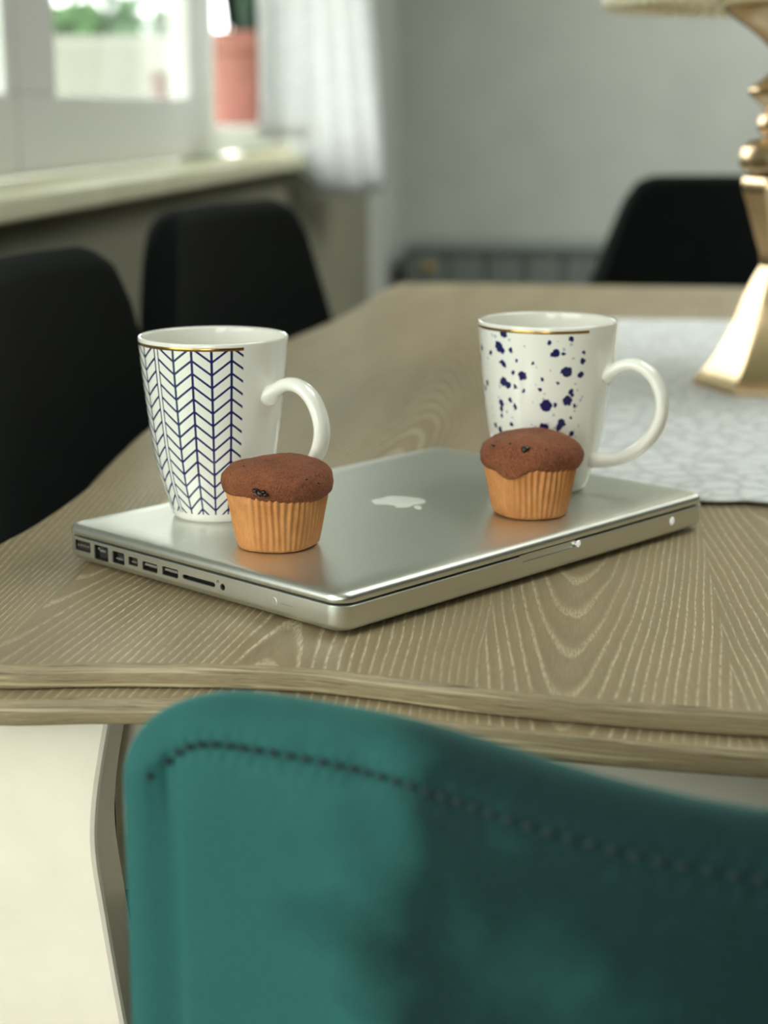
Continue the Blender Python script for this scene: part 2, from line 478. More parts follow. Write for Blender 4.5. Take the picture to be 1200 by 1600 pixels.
M['pvc'] = plain('white_window_frame', (226, 226, 222), 0.4, vary=0.01)
M['sill'] = plain('cream_stone_sill', (214, 212, 178), 0.35, vary=0.05, nscale=9)
M['glass'] = glass_mat()
M['terracotta'] = plain('pink_terracotta', (138, 88, 77), 0.75, vary=0.08)
M['brown_pot'] = plain('brown_clay', (110, 68, 54), 0.8, vary=0.1)
M['soil'] = plain('soil', (48, 38, 30), 0.95, vary=0.3)
M['leaf'] = plain('dark_leaf', (26, 60, 40), 0.5, vary=0.25)
M['bush'] = plain('garden_foliage', (74, 112, 66), 0.6, vary=0.35, nscale=3)
M['bark'] = plain('bark', (80, 66, 50), 0.9, vary=0.2)
M['render_white'] = plain('white_render', (170, 166, 160), 0.9, vary=0.03, nscale=4)
M['grass'] = plain('grass', (92, 122, 70), 0.9, vary=0.2, nscale=4)
M['cabinet'] = plain('dark_grey_lacquer', (112, 118, 114), 0.6, vary=0.06)
M['brass'] = plain('brass', (170, 140, 70), 0.3, 1.0)
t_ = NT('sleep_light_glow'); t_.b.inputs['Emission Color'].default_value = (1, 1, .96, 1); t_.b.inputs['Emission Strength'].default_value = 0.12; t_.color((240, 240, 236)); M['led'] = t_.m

# ------------------------------------------------------------------ the room
RX0, RX1, RY0, RY1, RH = -0.80, 3.3, -2.3, 6.7, 2.65
tag(box('floor', RX0 - .3, RX1 + .2, RY0 - .2, RY1 + .2, -0.1, 0.0, M['floor']), kind='structure')
bm = bmesh.new()                  # ceiling opened for the added roof windows
for (x0, x1, y0, y1) in ((RX0 - .3, .30, RY0 - .2, RY1 + .2), (2.40, RX1 + .2, RY0 - .2, RY1 + .2), (.30, 2.40, RY0 - .2, .90), (.30, 2.40, 2.20, 3.50), (.30, 2.40, 6.40, RY1 + .2), (1.60, 2.40, .90, 2.20), (.30, .40, 3.50, 6.40)):
    box_bm(bm, x0, x1, y0, y1, RH, RH + .1)
tag(from_bm('ceiling', bm, M['ceiling'], smooth=False), kind='structure')
def added_roof_window(name, cx, cy, hx, hy):  # unseen roof windows, added to light the back wall and table
    w = empty(name, (cx, cy, RH + .05), kind='structure')
    b = bmesh.new()
    for (x0, x1, y0, y1) in ((-hx, hx, -hy, -hy + .06), (-hx, hx, hy - .06, hy), (-hx, -hx + .06, -hy + .06, hy - .06), (hx - .06, hx, -hy + .06, hy - .06)):
        box_bm(b, x0, x1, y0, y1, -.03, .03, .004)
    from_bm('window_frame', b, M['pvc'], w, smooth=False)
    box('pane', -hx + .06, hx - .06, -hy + .06, hy - .06, -.003, .003, M['glass'], w)  # pane of the added roof window
added_roof_window('window_3', 1.40, 4.95, 1.0, 1.45)
added_roof_window('window_4', .95, 1.55, .65, .65)
tag(box('wall_back', RX0 - .3, RX1 + .2, RY1, RY1 + .2, 0, RH, M['wall']), kind='structure')
W5 = (-0.70, 0.30, 0.30, 2.40)     # unseen balcony door added behind the camera for frontal light
bm = bmesh.new()
for (x0, x1, z0, z1) in ((RX0 - .3, W5[0], 0, RH), (W5[1], RX1 + .2, 0, RH), (W5[0], W5[1], 0, W5[2]), (W5[0], W5[1], W5[3], RH)):
    box_bm(bm, x0, x1, RY0 - .2, RY0, z0, z1)
tag(from_bm('wall_front', bm, M['wall_taupe'], smooth=False), kind='structure')
win5 = empty('window_5', (-0.2, RY0 - .1, W5[2]), kind='structure')
bm = bmesh.new()
for (x0, x1, z0, z1) in ((-.5, .5, 0, .07), (-.5, .5, 2.03, 2.10), (-.5, -.43, .07, 2.03), (.43, .5, .07, 2.03)):
    box_bm(bm, x0, x1, -.03, .03, z0, z1, .004)
from_bm('window_frame', bm, M['pvc'], win5, smooth=False)  # frame of the added balcony door
box('pane', -.43, .43, -.003, .003, .07, 2.03, M['glass'], win5)  # pane of the added balcony door
tag(box('wall_right', RX1, RX1 + .2, RY0, RY1, 0, RH, M['wall_dark']), kind='structure')
W1 = (2.00, 5.40, 0.87, 2.25)      # y0 y1 z0 z1 of the window in view
W2 = (-1.35, 0.55, 0.33, 2.30)     # unseen tall window beside the camera, added for light from the left
bm = bmesh.new()
def wl(y0, y1, z0, z1): box_bm(bm, RX0 - .24, RX0, y0, y1, z0, z1)
wl(RY0, W2[0], 0, RH); wl(W2[1], W1[0], 0, RH); wl(W1[1], RY1, 0, RH)
wl(W2[0], W2[1], 0, W2[2]); wl(W2[0], W2[1], W2[3], RH)
wl(W1[0], W1[1], 0, W1[2]); wl(W1[0], W1[1], W1[3], RH)
tag(from_bm('wall_left', bm, M['wall'], smooth=False), kind='structure')

tag(box('trim_1', RX0, RX0 + .012, 1.45, 5.75, .0, .866, M['olive']), kind='structure')  # darker sheet over the wall, painting the shade under the sill
# window in view: left sash closed, right opening clear
win = empty('window_1', (-0.96, 3.45, 0.87), kind='structure')
def wbox(name, x0, x1, y0, y1, z0, z1, mat, parent, bev=0.004):
    o = box(name, x0 + .96, x1 + .96, y0 - 3.45, y1 - 3.45, z0 - .87, z1 - .87, mat, win, bev)
    if parent is not win:
        o.parent = parent
    return o
bm = bmesh.new()
def wf(x0, x1, y0, y1, z0, z1): box_bm(bm, x0 + .96, x1 + .96, y0 - 3.45, y1 - 3.45, z0 - .87, z1 - .87, .004)
wf(-1.02, -.95, W1[0], W1[1], .90, .965); wf(-1.02, -.95, W1[0], W1[1], 2.19, 2.25)
wf(-1.02, -.95, W1[0], W1[0] + .06, .965, 2.19); wf(-1.02, -.95, W1[1] - .06, W1[1], .965, 2.19)
from_bm('window_frame', bm, M['pvc'], win, smooth=False)
def sash(y0, y1, z0, z1, st0, st1, x0=-.975, x1=-.925):
    b2 = bmesh.new()
    def q(ya, yb, za, zb): box_bm(b2, x0 + .96, x1 + .96, ya - 3.45, yb - 3.45, za - .87, zb - .87, .005)
    q(y0, y1, z0, z0 + .125); q(y0, y1, z1 - .09, z1); q(y0, y0 + st0, z0 + .125, z1 - .09); q(y1 - st1, y1, z0 + .125, z1 - .09)
    s = from_bm('window_sash', b2, M['pvc'], win, smooth=False)
    p = box('pane', -.955 + .96, -.949 + .96, y0 + st0 - 3.45, y1 - st1 - 3.45, z0 + .12 - .87, z1 - .085 - .87, M['glass'], s)
    return s
sash(2.70, 4.10, .905, 2.20, .20, .24)
sash(2.06, 2.695, .905, 2.20, .09, .045)
box('window_sill', -.925 + .96, -.742 + .96, 1.70 - 3.45, 5.55 - 3.45, .868 - .87, .900 - .87, M['sill'], win, .006, 3)
box('outer_sill', -1.22 + .96, -1.02 + .96, 2.0 - 3.45, 5.4 - 3.45, .925 - .87, .965 - .87, M['render_white'], win, .004)

win2 = empty('window_2', (-0.96, -0.40, W2[2]), kind='structure')
bm = bmesh.new()
for (y0, y1, z0, z1) in ((-.95, .95, 0, .09), (-.95, .95, 1.89, 1.97), (-.95, -.87, .09, 1.89), (.87, .95, .09, 1.89), (-.04, .04, .09, 1.89)):
    box_bm(bm, -.03, .03, y0, y1, z0, z1, .004)
from_bm('window_frame', bm, M['pvc'], win2, smooth=False)  # frame of the added window beside the camera
for (y0, y1) in ((-.87, -.04), (.04, .87)):
    box('pane', -.003, .003, y0, y1, .09, 1.89, M['glass'], win2)  # panes of the added window beside the camera

# outdoors
tag(box('ground', -30, -1.04, -20, 40, -0.35, -0.25, M['grass']), kind='structure')
pr = box('porch_roof', -2.1, -1.05, 0.9, 9.5, 2.55, 2.70, M['render_white'], None, .01)  # unseen roof added to keep sky light off the outdoor objects
tag(pr, kind='structure')
gw = box('garden_wall', -3.4, -1.75, 6.9, 7.1, -0.25, 1.29, M['render_white'], None, .02)
tag(gw, 'white rendered garden wall seen through the window pane', 'wall')
def bush(loc, rx, rz, n, seed, label):
    rnd = random.Random(seed)
    root = empty('garden_bush', loc, 0, label, 'bush', 'bushes behind the garden wall')
    b = tube_bm([(0, 0, 0), (.02, .01, rz * .5), (0, 0, rz * 1.1)], [.05, .035, .015], 8)
    from_bm('stem', b, M['bark'], root, smooth=True)
    vs_, fs = [], []
    for i in range(n):
        d = Vector((rnd.gauss(0, 1), rnd.gauss(0, 1), rnd.gauss(0, 1))).normalized() * (rnd.random() ** .4)
        c = Vector((d.x * rx, d.y * rx, rz + d.z * rz * .9))
        if c.z < 0: continue
        a = Vector((rnd.gauss(0, 1), rnd.gauss(0, 1), rnd.gauss(0, .6))).normalized()
        bb = a.cross(Vector((rnd.gauss(0, 1), rnd.gauss(0, 1), rnd.gauss(0, 1)))).normalized()
        L = .09 * rnd.uniform(.7, 1.2); k = len(vs_)
        vs_ += [c - a * L, c + bb * L * .45, c + a * L, c - bb * L * .45]; fs.append((k, k + 1, k + 2, k + 3))
    me = bpy.data.meshes.new('foliage'); me.from_pydata([tuple(v) for v in vs_], [], fs)
    o = link('foliage', me, M['bush'], root); o['kind'] = 'stuff'
bush((-2.30, 7.9, -.25), .55, .95, 2600, 3, 'tall green garden bush in the middle of the left window pane')
bush((-1.55, 9.2, -.25), .40, .88, 1800, 5, 'smaller green garden bush near the right window stile')

# low dark cabinet along the back wall
cb = empty('low_cabinet', (-0.05, 6.50, 0), 0, 'low dark grey cabinet with upright panels along the back wall', 'cabinet')
box('body', -.68, .75, -.14, .19, .05, .50, M['cabinet'], cb, .006)
box('top', -.69, .76, -.165, .19, .50, .525, M['cabinet'], cb, .006)
box('plinth', -.66, .73, -.11, .18, 0, .05, M['alu_dark'], cb)
for i in range(10):
    box('panel', -.665 + i * .141, -.665 + i * .141 + .126, -.158, -.14, .07, .49, M['cabinet'], cb, .008)
b = lathe_bm([(.0, 0), (.016, 0), (.02, .012), (.016, .024), (0, .026)], 16)
o = from_bm('knob', b, M['brass'], cb, (-.60, -.158, .445), smooth=True); o.rotation_euler = (PI / 2, 0, 0)

# ------------------------------------------------------------------ dining table
TC = (0.16, 1.685, 0.0)
left = [(-.361, .982), (-.3566, 1.021), (-.3545, 1.07), (-.3545, 1.13), (-.3575, 1.187), (-.3640, 1.248), (-.3700, 1.32), (-.3735, 1.40), (-.376, 1.55), (-.375, 1.70),
        (-.3695, 1.85), (-.3600, 1.963), (-.345, 2.08), (-.336, 2.18), (-.331, 2.28), (-.327, 2.40), (-.324, 2.50), (-.317, 2.585), (-.298, 2.628)]
front = [(-.367, .91), (-.3640, .83), (-.350, .784), (-.325, .762), (-.2801, .7545), (-.2358, .7622), (-.190, .7672), (-.1595, .7682), (-.1286, .7665), (-.0973, .7598), (-.0667, .7520),
         (-.0372, .7458), (-.0083, .7410), (.020, .7376), (.0479, .7350), (.0754, .7333), (.12, .7318)]
half = list(reversed(left)) + front                          # far left -> near centre
far_half = [(-.20, 2.632), (-.05, 2.628), (.08, 2.626)]
pts = list(reversed(far_half)) + half                        # far centre -> near centre, down the left side
mir = [(0.32 - x, y) for (x, y) in reversed(pts)]
outline = catmull([(x, y) for (x, y) in pts + mir], 5, True)  # counter-clockwise seen from above
outline = [Vector((p.x, p.y)) for p in outline]
table = empty('dining_table', TC, 0, 'limed oak dining table with wavy double edge on white legs', 'table')
O = TC
slab('table_top', outline, .7378, .750, [M['wood'], M['wood_edge']], table, .0014, O)
slab('lower_top', offset_poly(outline, .0135), .7240, .7372, [M['wood'], M['wood_edge']], table, .0014, O)
# white apron below the tops
A0 = (-.262, .80, .835, 2.53)   # x0 y0(front plane) etc.
for (nm, x0, x1, y0, y1) in (('apron', -.252, .572, .838, .858), ('apron', -.252, .572, 2.512, 2.532), ('apron', -.252, -.232, .858, 2.512), ('apron', .552, .572, .858, 2.512)):
    box(nm, x0 - O[0], x1 - O[0], y0 - O[1], y1 - O[1], .597, .7238, M['white_lacquer'], table, .0015)
# hour-glass board legs
def leg(mirx, y0, y1):
    r = catmull([(-.2335, .7238), (-.2380, .702), (-.2432, .673), (-.2449, .6455), (-.2412, .611), (-.2333, .551), (-.219, .46), (-.205, .34), (-.198, .20), (-.20, .08), (-.21, 0.0)], 5)
    l = catmull([(-.345, 0.0), (-.352, .08), (-.352, .20), (-.345, .34), (-.335, .46), (-.327, .551), (-.322, .611), (-.320, .6455), (-.322, .673), (-.326, .702), (-.330, .7238)], 5)
    P = [(p.x, p.y) for p in r] + [(p.x, p.y) for p in l]
    if mirx: P = [(0.32 - x, z) for (x, z) in P]
    b = bmesh.new()
    e = .003
    rows = []
    cx = sum(p[0] for p in P) / len(P)
    for (yy, ins) in ((y0, e), (y0 + e * .3, e * .3), (y0 + e, 0), (y1 - e, 0), (y1 - e * .3, e * .3), (y1, e)):
        rows.append([b.verts.new((x + (ins if x < cx else -ins) - O[0], yy - O[1], z)) for (x, z) in P])
    m = len(P)
    for j in range(len(rows) - 1):
        for i in range(m):
            f = b.faces.new((rows[j][i], rows[j][(i + 1) % m], rows[j + 1][(i + 1) % m], rows[j + 1][i]))
    b.faces.new(rows[0]); b.faces.new(list(reversed(rows[-1])))
    recalc(b)
    return from_bm('leg', b, M['white_lacquer'], table, smooth=False)
leg(False, .780, .817); leg(True, .780, .817); leg(False, 2.553, 2.590); leg(True, 2.553, 2.590)

# crocheted runner in the middle of the table
def runner():
    rnd = random.Random(4)
    x0, x1, y0, y1 = -.035, .355, 1.145, 2.165
    nx, ny = 70, 130
    b = bmesh.new(); rows = []
    for j in range(ny + 1):
        row = []
        for i in range(nx + 1):
            u, v = i / nx, j / ny
            x = x0 + (x1 - x0) * u; y = y0 + (y1 - y0) * v
            ed = min(u, 1 - u, v, 1 - v)
            sc = .006 * abs(math.sin(22 * PI * v)) if min(u, 1 - u) < .001 else 0
            sy = .005 * abs(math.sin(9 * PI * u)) if min(v, 1 - v) < .001 else 0
            if u < .5: x -= sc
            else: x += sc
            if v < .5: y -= sy
            else: y += sy
            wv = .5 + .5 * math.sin(x * 38 + 1.7 * math.sin(y * 9)) * math.sin(y * 31 + 2.1 * math.sin(x * 13))
            dl = math.hypot(x - .16, y - 1.64)
            k = max(0, min(1, (dl - .10) / .08)) * max(0, min(1, ed / .04))
            z = TZ + .0030 + .0018 * k * wv ** 2 + .0003 * math.sin(i * 2.1) * math.sin(j * 2.3)
            row.append(b.verts.new((x - .16, y - 1.655, z - TZ)))
        rows.append(row)
    for j in range(ny):
        for i in range(nx):
            b.faces.new((rows[j][i], rows[j][i + 1], rows[j + 1][i + 1], rows[j + 1][i]))
    o = from_bm('table_runner', b, M['lace'], None, (.16, 1.655, TZ), smooth=True)
    md = o.modifiers.new('thick', 'SOLIDIFY'); md.thickness = .0012; md.offset = 1
    tag(o, 'white crocheted lace runner lying on the table under the gold lamp', 'table runner')
runner()

# ------------------------------------------------------------------ laptop
LW, LD, LR = .325, .227, .0105
lap = empty('laptop', (-.1253, .8129, TZ), math.radians(53.884), 'closed silver aluminium laptop with white logo, carrying the mugs and muffins', 'laptop')
def rrect(ins, r=LR, n=10):
    r = max(r - ins * .6, .003)
    P = []
    for (cx, cy, a) in ((LW - ins - r, ins + r, -90), (LW - ins - r, LD - ins - r, 0), (ins + r, LD - ins - r, 90), (ins + r, ins + r, 180)):
        for k in range(n + 1):
            th = math.radians(a + 90 * k / n)
            P.append((cx + r * math.cos(th), cy + r * math.sin(th)))
    return P
def shell(name, rings, mat, parent, smooth=True):
    b = bmesh.new(); R = []
    for (ins, z) in rings: R.append([b.verts.new((x, y, z)) for (x, y) in rrect(ins)])
    m = len(R[0])
    for j in range(len(R) - 1):
        for i in range(m):
            b.faces.new((R[j][i], R[j][(i + 1) % m], R[j + 1][(i + 1) % m], R[j + 1][i])).smooth = smooth
    b.faces.new(R[-1]); b.faces.new(list(reversed(R[0])))
    return from_bm(name, b, mat, parent)
base = shell('base', [(.010, .0018), (.004, .0024), (.0018, .0034), (.0006, .0048), (0, .0065), (0, .0160), (.0003, .0164), (.0009, .0166)], M['alu'], lap)
lid = shell('lid', [(.0009, .0176), (.0003, .0178), (0, .0181), (0, .0202), (.0006, .0215), (.0018, .0226), (.0040, .0233), (.0085, .0238), (.016, .0240)], M['alu'], lap)
shell('lid_seal', [(.0030, .0160), (.0030, .0182)], M['alu_dark'], lap)
# ports: pockets cut into the left side (local x = 0)
ports = [('charging_port', .2025, .2169, .0088, .0150, .0022), ('network_port', .1862, .1990, .0064, .0150, .0040), ('firewire_port', .1716, .1823, .0072, .0142, .0040),
         ('display_port', .1597, .1680, .0086, .0135, .0030), ('usb_port', .1426, .1556, .0080, .0130, .0050), ('usb_port', .1251, .1384, .0083, .0132, .0050),
         ('card_slot', .0946, .1212, .0092, .0118, .0040), ('headphone_jack', .0866, .0906, .0086, .0126, .0050)]
cut = bmesh.new()
for (nm, y0, y1, z0, z1, dp) in ports:
    if nm == 'headphone_jack':
        r = bmesh.ops.create_cone(cut, cap_ends=True, segments=20, radius1=.0019, radius2=.0019, depth=.011, matrix=Matrix.Translation((0, (y0 + y1) / 2, (z0 + z1) / 2)) @ Matrix.Rotation(PI / 2, 4, 'Y'))
    else:
        bb = bmesh.new(); box_bm(bb, -.006, dp, y0, y1, z0, z1)
        rd = min((z1 - z0) * .48, .0013 if nm == 'card_slot' else .0008)
        es = [e for e in bb.edges if abs(e.verts[0].co.x - e.verts[1].co.x) > 1e-4]
        bmesh.ops.bevel(bb, geom=es, offset=rd, segments=3, affect='EDGES', profile=.5)
        tm = bpy.data.meshes.new('t'); bb.to_mesh(tm); bb.free(); cut.from_mesh(tm); bpy.data.meshes.remove(tm)
# thumb scoop in the middle of the front edge
bb = bmesh.new(); box_bm(bb, .1405, .1905, -.004, .0016, .0128, .020)
es = [e for e in bb.edges if abs(e.verts[0].co.y - e.verts[1].co.y) > 1e-4 and min(e.verts[0].co.z, e.verts[1].co.z) < .014]
bmesh.ops.bevel(bb, geom=es, offset=.0026, segments=4, affect='EDGES', profile=.5)
tm = bpy.data.meshes.new('t'); bb.to_mesh(tm); bb.free(); cut.from_mesh(tm); bpy.data.meshes.remove(tm)
recalc(cut)
cm = bpy.data.meshes.new('cutter'); cut.to_mesh(cm); cut.free()
co = bpy.data.objects.new('cutter', cm); COL.objects.link(co); co.parent = lap
md = base.modifiers.new('ports', 'BOOLEAN'); md.operation = 'DIFFERENCE'; md.solver = 'EXACT'; md.object = co
bpy.context.view_layer.update()
dg = bpy.context.evaluated_depsgraph_get()
nm_ = bpy.data.meshes.new_from_object(base.evaluated_get(dg))
base.modifiers.clear(); base.data = nm_
bpy.data.objects.remove(co)
base.data.materials.clear(); base.data.materials.append(M['alu'])
for p in base.data.polygons: p.use_smooth = False
try:
    base.data.set_sharp_from_angle(angle=math.radians(28)); 
    for p in base.data.polygons: p.use_smooth = True
except Exception: pass
for (nm, y0, y1, z0, z1, dp) in ports:
    if nm == 'headphone_jack':
        b = lathe_bm([(.00185, 0), (.00185, .0001), (.0011, .0001), (.0011, -.003), (0, -.003)], 20)
        o = from_bm(nm, b, M['port'], base, (.0006, (y0 + y1) / 2, (z0 + z1) / 2), smooth=False); o.rotation_euler = (0, -PI / 2, 0)
        continue
    b = bmesh.new(); box_bm(b, dp - .0006, dp - .0001, y0 + .0002, y1 - .0002, z0 + .0002, z1 - .0002)
    # dark lining
    box_bm(b, .0006, dp - .0006, y0 + .0001, y0 + .0005, z0 + .0003, z1 - .0003); box_bm(b, .0006, dp - .0006, y1 - .0005, y1 - .0001, z0 + .0003, z1 - .0003)
    box_bm(b, .0006, dp - .0006, y0 + .0004, y1 - .0004, z0 + .0001, z0 + .0004); box_bm(b, .0006, dp - .0006, y0 + .0004, y1 - .0004, z1 - .0004, z1 - .0001)
    o = from_bm(nm, b, M['port'], base, smooth=False)
    w = y1 - y0; h = z1 - z0
    if nm == 'charging_port':
        b = bmesh.new()
        for k in range(5):
            yy = y0 + w * (.18 + .16 * k)
            box_bm(b, .0004, .0016, yy - .0005, yy + .0005, z0 + h * .42, z0 + h * .60)
        from_bm('contact_pins', b, M['port_light'], o, smooth=False)
    elif nm == 'network_port':
        b = bmesh.new(); box_bm(b, .0012, dp - .0006, y0 + w * .30, y1 - w * .3, z0 + h * .55, z0 + h * .68)
        box_bm(b, .0008, dp - .0006, y1 - w * .32, y1 - w * .2, z0 + h * .66, z0 + h * .82)
        from_bm('contact_pins', b, M['port_light'], o, smooth=False)
    elif nm in ('firewire_port', 'display_port'):
        box('tongue', .0008, dp - .0006, y0 + w * .22, y1 - w * .22, z0 + h * .34, z0 + h * .46, M['port_light'], o)
    elif nm == 'usb_port':
        box('tongue', .0008, dp - .0006, y0 + w * .1, y1 - w * .1, z0 + h * .5, z0 + h * .78, M['port_light'], o)
# battery check button, headphone mark, sleep light
b = lathe_bm([(.0024, 0), (.0024, .00012), (.0020, .00018), (0, .00018)], 20)
o = from_bm('battery_button', b, M['alu'], base, (0, .049, .0105), smooth=False); o.rotation_euler = (0, -PI / 2, 0)
b = bmesh.new()
for k in range(8):
    bmesh.ops.create_icosphere(b, subdivisions=1, radius=.00022, matrix=Matrix.Translation((-.00002, .0435 - k * .0011, .0105)))
from_bm('battery_lights', b, M['port'], base, smooth=False)
b = tube_bm([(-.00003, .0929, .0124), (-.00003, .0929, .0131), (-.00003, .0923, .0137), (-.00003, .0917, .0131), (-.00003, .0917, .0124)], .00018, 6)
from_bm('headphone_mark', b, M['port'], base, smooth=False)
b = lathe_bm([(.0024, 0), (.0024, .0001), (.0015, .00035), (0, .0004)], 20)
o = from_bm('sleep_light', b, M['led'], base, (.2868, 0, .0116), smooth=True); o.rotation_euler = (PI / 2, 0, 0)
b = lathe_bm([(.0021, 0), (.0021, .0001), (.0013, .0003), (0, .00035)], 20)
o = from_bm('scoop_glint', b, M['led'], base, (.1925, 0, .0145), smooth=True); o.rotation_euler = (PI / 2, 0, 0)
o.name = 'remote_sensor'  # glowing disc painting the bright glint at the scoop's right end
b = bmesh.new()
for (fx, fy) in ((.03, .03), (LW - .03, .03), (.03, LD - .03), (LW - .03, LD - .03)):
    b2 = lathe_bm([(.007, .0), (.0075, .0005), (.0075, .0018), (.006, .0021)], 20, close_bottom=True, close_top=True)
    from_bm('rubber_foot', b2, M['alu_dark'], lap, (fx, fy, 0), smooth=False)
b.free()
# logo: bitten apple with a leaf, its top towards the front edge
def smooth_poly(P, n=8): return [(p.x, p.y) for p in catmull(P, n, True)]
def boolean2d(): pass
body = [(0, .335), (.12, .385), (.27, .37), (.37, .27)]
right_bite = []
for k in range(9):
    a = math.radians(118 + k * (242 - 118) / 8)
    right_bite.append((.52 + .245 * math.cos(a), .07 + .245 * math.sin(a)))
low = [(.43, -.165), (.36, -.32), (.25, -.445), (.14, -.46), (0, -.415), (-.14, -.46), (-.25, -.445), (-.36, -.31), (-.44, -.12), (-.455, .06), (-.41, .24), (-.30, .355), (-.16, .385)]
seg1 = [(p.x, p.y) for p in catmull(body, 5)]
seg2 = [(p.x, p.y) for p in catmull([right_bite[-1]] + low + [(0, .335)], 5)]
AP = seg1 + right_bite + seg2[1:-1]
leaf = [(p.x, p.y) for p in catmull([(0.0, .42), (.015, .53), (.09, .62), (.20, .655), (.185, .55), (.12, .46)], 6, True)]
b = bmesh.new()
S = .034
for poly in (AP, leaf):
    top = [b.verts.new((-x * S, -y * S, .00018)) for (x, y) in poly]
    bot = [b.verts.new((-x * S, -y * S, -.0004)) for (x, y) in poly]
    b.faces.new(top); b.faces.new(list(reversed(bot)))
    for i in range(len(top)): b.faces.new((bot[i], bot[(i + 1) % len(top)], top[(i + 1) % len(top)], top[i]))
recalc(b)
from_bm('logo', b, M['logo'], lid, (LW / 2 + .008, LD / 2 + .006, .0240), smooth=False)

# ------------------------------------------------------------------ mugs
LIDZ = TZ + .0240
def mug(name, loc, rz, handle_deg, mat, label):
    root = empty(name, loc, rz, label, 'mug', 'mugs standing on the laptop')
    H = .106
    outer = [(.0, .0012), (.0215, .0012), (.0228, 0), (.0246, .0), (.0262, .0020), (.0280, .0080), (.0305, .0155), (.0330, .024), (.0351, .034), (.0368, .044), (.0384, .056), (.0398, .068), (.0411, .080), (.0421, .090), (.0429, .099), (.0433, .1040), (.0432, .1054), (.0426, .1060)]
    outs = [(p.x, p.y) for p in catmull(outer[4:], 3)]
    prof = outer[:4] + outs
    inner = [(.0420, .1056), (.0417, .1045), (.0410, .092), (.0396, .072), (.0372, .050), (.0340, .032), (.0300, .018), (.0255, .0085), (.018, .0055), (0, .005)]
    prof += [(p.x, p.y) for p in catmull(inner, 2)]
    bmm = lathe_bm(prof, 96)
    for f in bmm.faces:
        c = f.calc_center_median(); rr = math.hypot(c.x, c.y)
        if c.z > .1045 or (f.normal if f.normal.length else Vector((0, 0, 1))) is None: f.material_index = 1
    bmm.normal_update()
    for f in bmm.faces:
        c = f.calc_center_median()
        if c.z > .004 and Vector((c.x, c.y, 0)).dot(f.normal) < 0: f.material_index = 1
    from_bm('body', bmm, [mat, M['glaze']], root, smooth=True)
    # ear handle in the plane at angle handle_deg
    a = math.radians(handle_deg); dx, dy = math.sin(a), -math.cos(a)
    hp = catmull([(.0385, .0735), (.0445, .0775), (.0530, .0815), (.0620, .0810), (.0705, .0750), (.0760, .0640), (.0765, .0530), (.0725, .0420), (.0650, .0325), (.0555, .0255), (.0455, .0215), (.0315, .0200)], 5)
    n = len(hp)
    rad = []
    for i in range(n):
        s = i / (n - 1)
        r = .0040 + .0026 * max(0, 1 - s / .12) ** 1.5 + .0010 * max(0, (s - .9) / .1)
        rad.append(r)
    side = Vector((dy, -dx, 0))
    P3 = [Vector((dx * q.x, dy * q.x, q.y)) for q in hp]
    b = bmesh.new(); rows = []
    for i, p in enumerate(P3):
        t = (P3[min(i + 1, n - 1)] - P3[max(i - 1, 0)]).normalized()
        nn = side.cross(t).normalized()
        s = i / (n - 1)
        wd = .0058 + .0018 * max(0, 1 - s / .12) ** 1.5
        rows.append([b.verts.new(p + nn * (rad[i] * math.cos(2 * PI * k / 20)) + side * (wd * math.sin(2 * PI * k / 20))) for k in range(20)])
    for j in range(n - 1):
        for k in range(20): b.faces.new((rows[j][k], rows[j][(k + 1) % 20], rows[j + 1][(k + 1) % 20], rows[j + 1][k]))
    b.faces.new(list(reversed(rows[0]))); b.faces.new(rows[-1]); recalc(b)
    from_bm('handle', b, M['glaze'], root, smooth=True)
    return root
def gold_band(root, a0, a1):
    b = lathe_bm([(.04300, .1018), (.04328, .1020), (.04338, .1029), (.04342, .1036), (.0432, .1038)], 80, a0=math.radians(a0), a1=math.radians(a1))
    from_bm('gold_band', b, M['gold'], root, smooth=True)
cam_az1 = math.atan2(.2245, .977)
m1 = mug('coffee_mug', (-.2245, .9766, LIDZ), cam_az1, 50.5, mug_chevron(), 'white mug with navy chevron stripes and gold rim line')
gold_band(m1, -281, 22.8)
crop = [(275, 178, 12), (248, 238, 14), (264, 256, 9), (208, 268, 6), (165, 245, 8), (305, 255, 5), (270, 320, 8), (255, 308, 5), (355, 368, 13), (312, 355, 5), (262, 395, 13), (285, 412, 11), (178, 405, 9), (320, 422, 6),
        (450, 385, 6), (405, 315, 4), (510, 265, 10), (545, 268, 5), (495, 273, 6), (578, 200, 6), (565, 348, 15), (545, 345, 7), (635, 298, 7), (635, 260, 5), (630, 362, 9), (525, 400, 4), (590, 440, 7), (600, 455, 5), (575, 480, 14), (612, 505, 4),
        (470, 505, 18), (515, 500, 5), (245, 498, 10), (243, 525, 7), (241, 553, 5), (292, 482, 6), (315, 512, 7), (290, 592, 6), (462, 605, 14), (440, 612, 5), (552, 585, 13), (542, 603, 10), (515, 645, 11), (612, 635, 7), (225, 620, 8), (235, 645, 7), (200, 600, 6),
        (330, 300, 4), (440, 430, 4), (360, 440, 4), (480, 220, 4), (600, 560, 4)]
blobs = []
for (cx, cy, r) in crop:
    px = 700 + cx / 3; py = 460 + cy / 3
    ph = math.asin(max(-.98, min(.98, (px - 857) / 106.5)))
    zz = .1055 - (py - 512 + 14 * (1 - math.cos(ph))) * .000408
    blobs.append((ph * .0425, zz, r / 3 * .00058 + .0004))
m2 = mug('coffee_mug', (-.0355, 1.0775, LIDZ), math.atan2(.0355, 1.0775), 66, mug_splatter(blobs), 'white mug with navy paint splatters and gold rim line')
gold_band(m2, -262, 35)

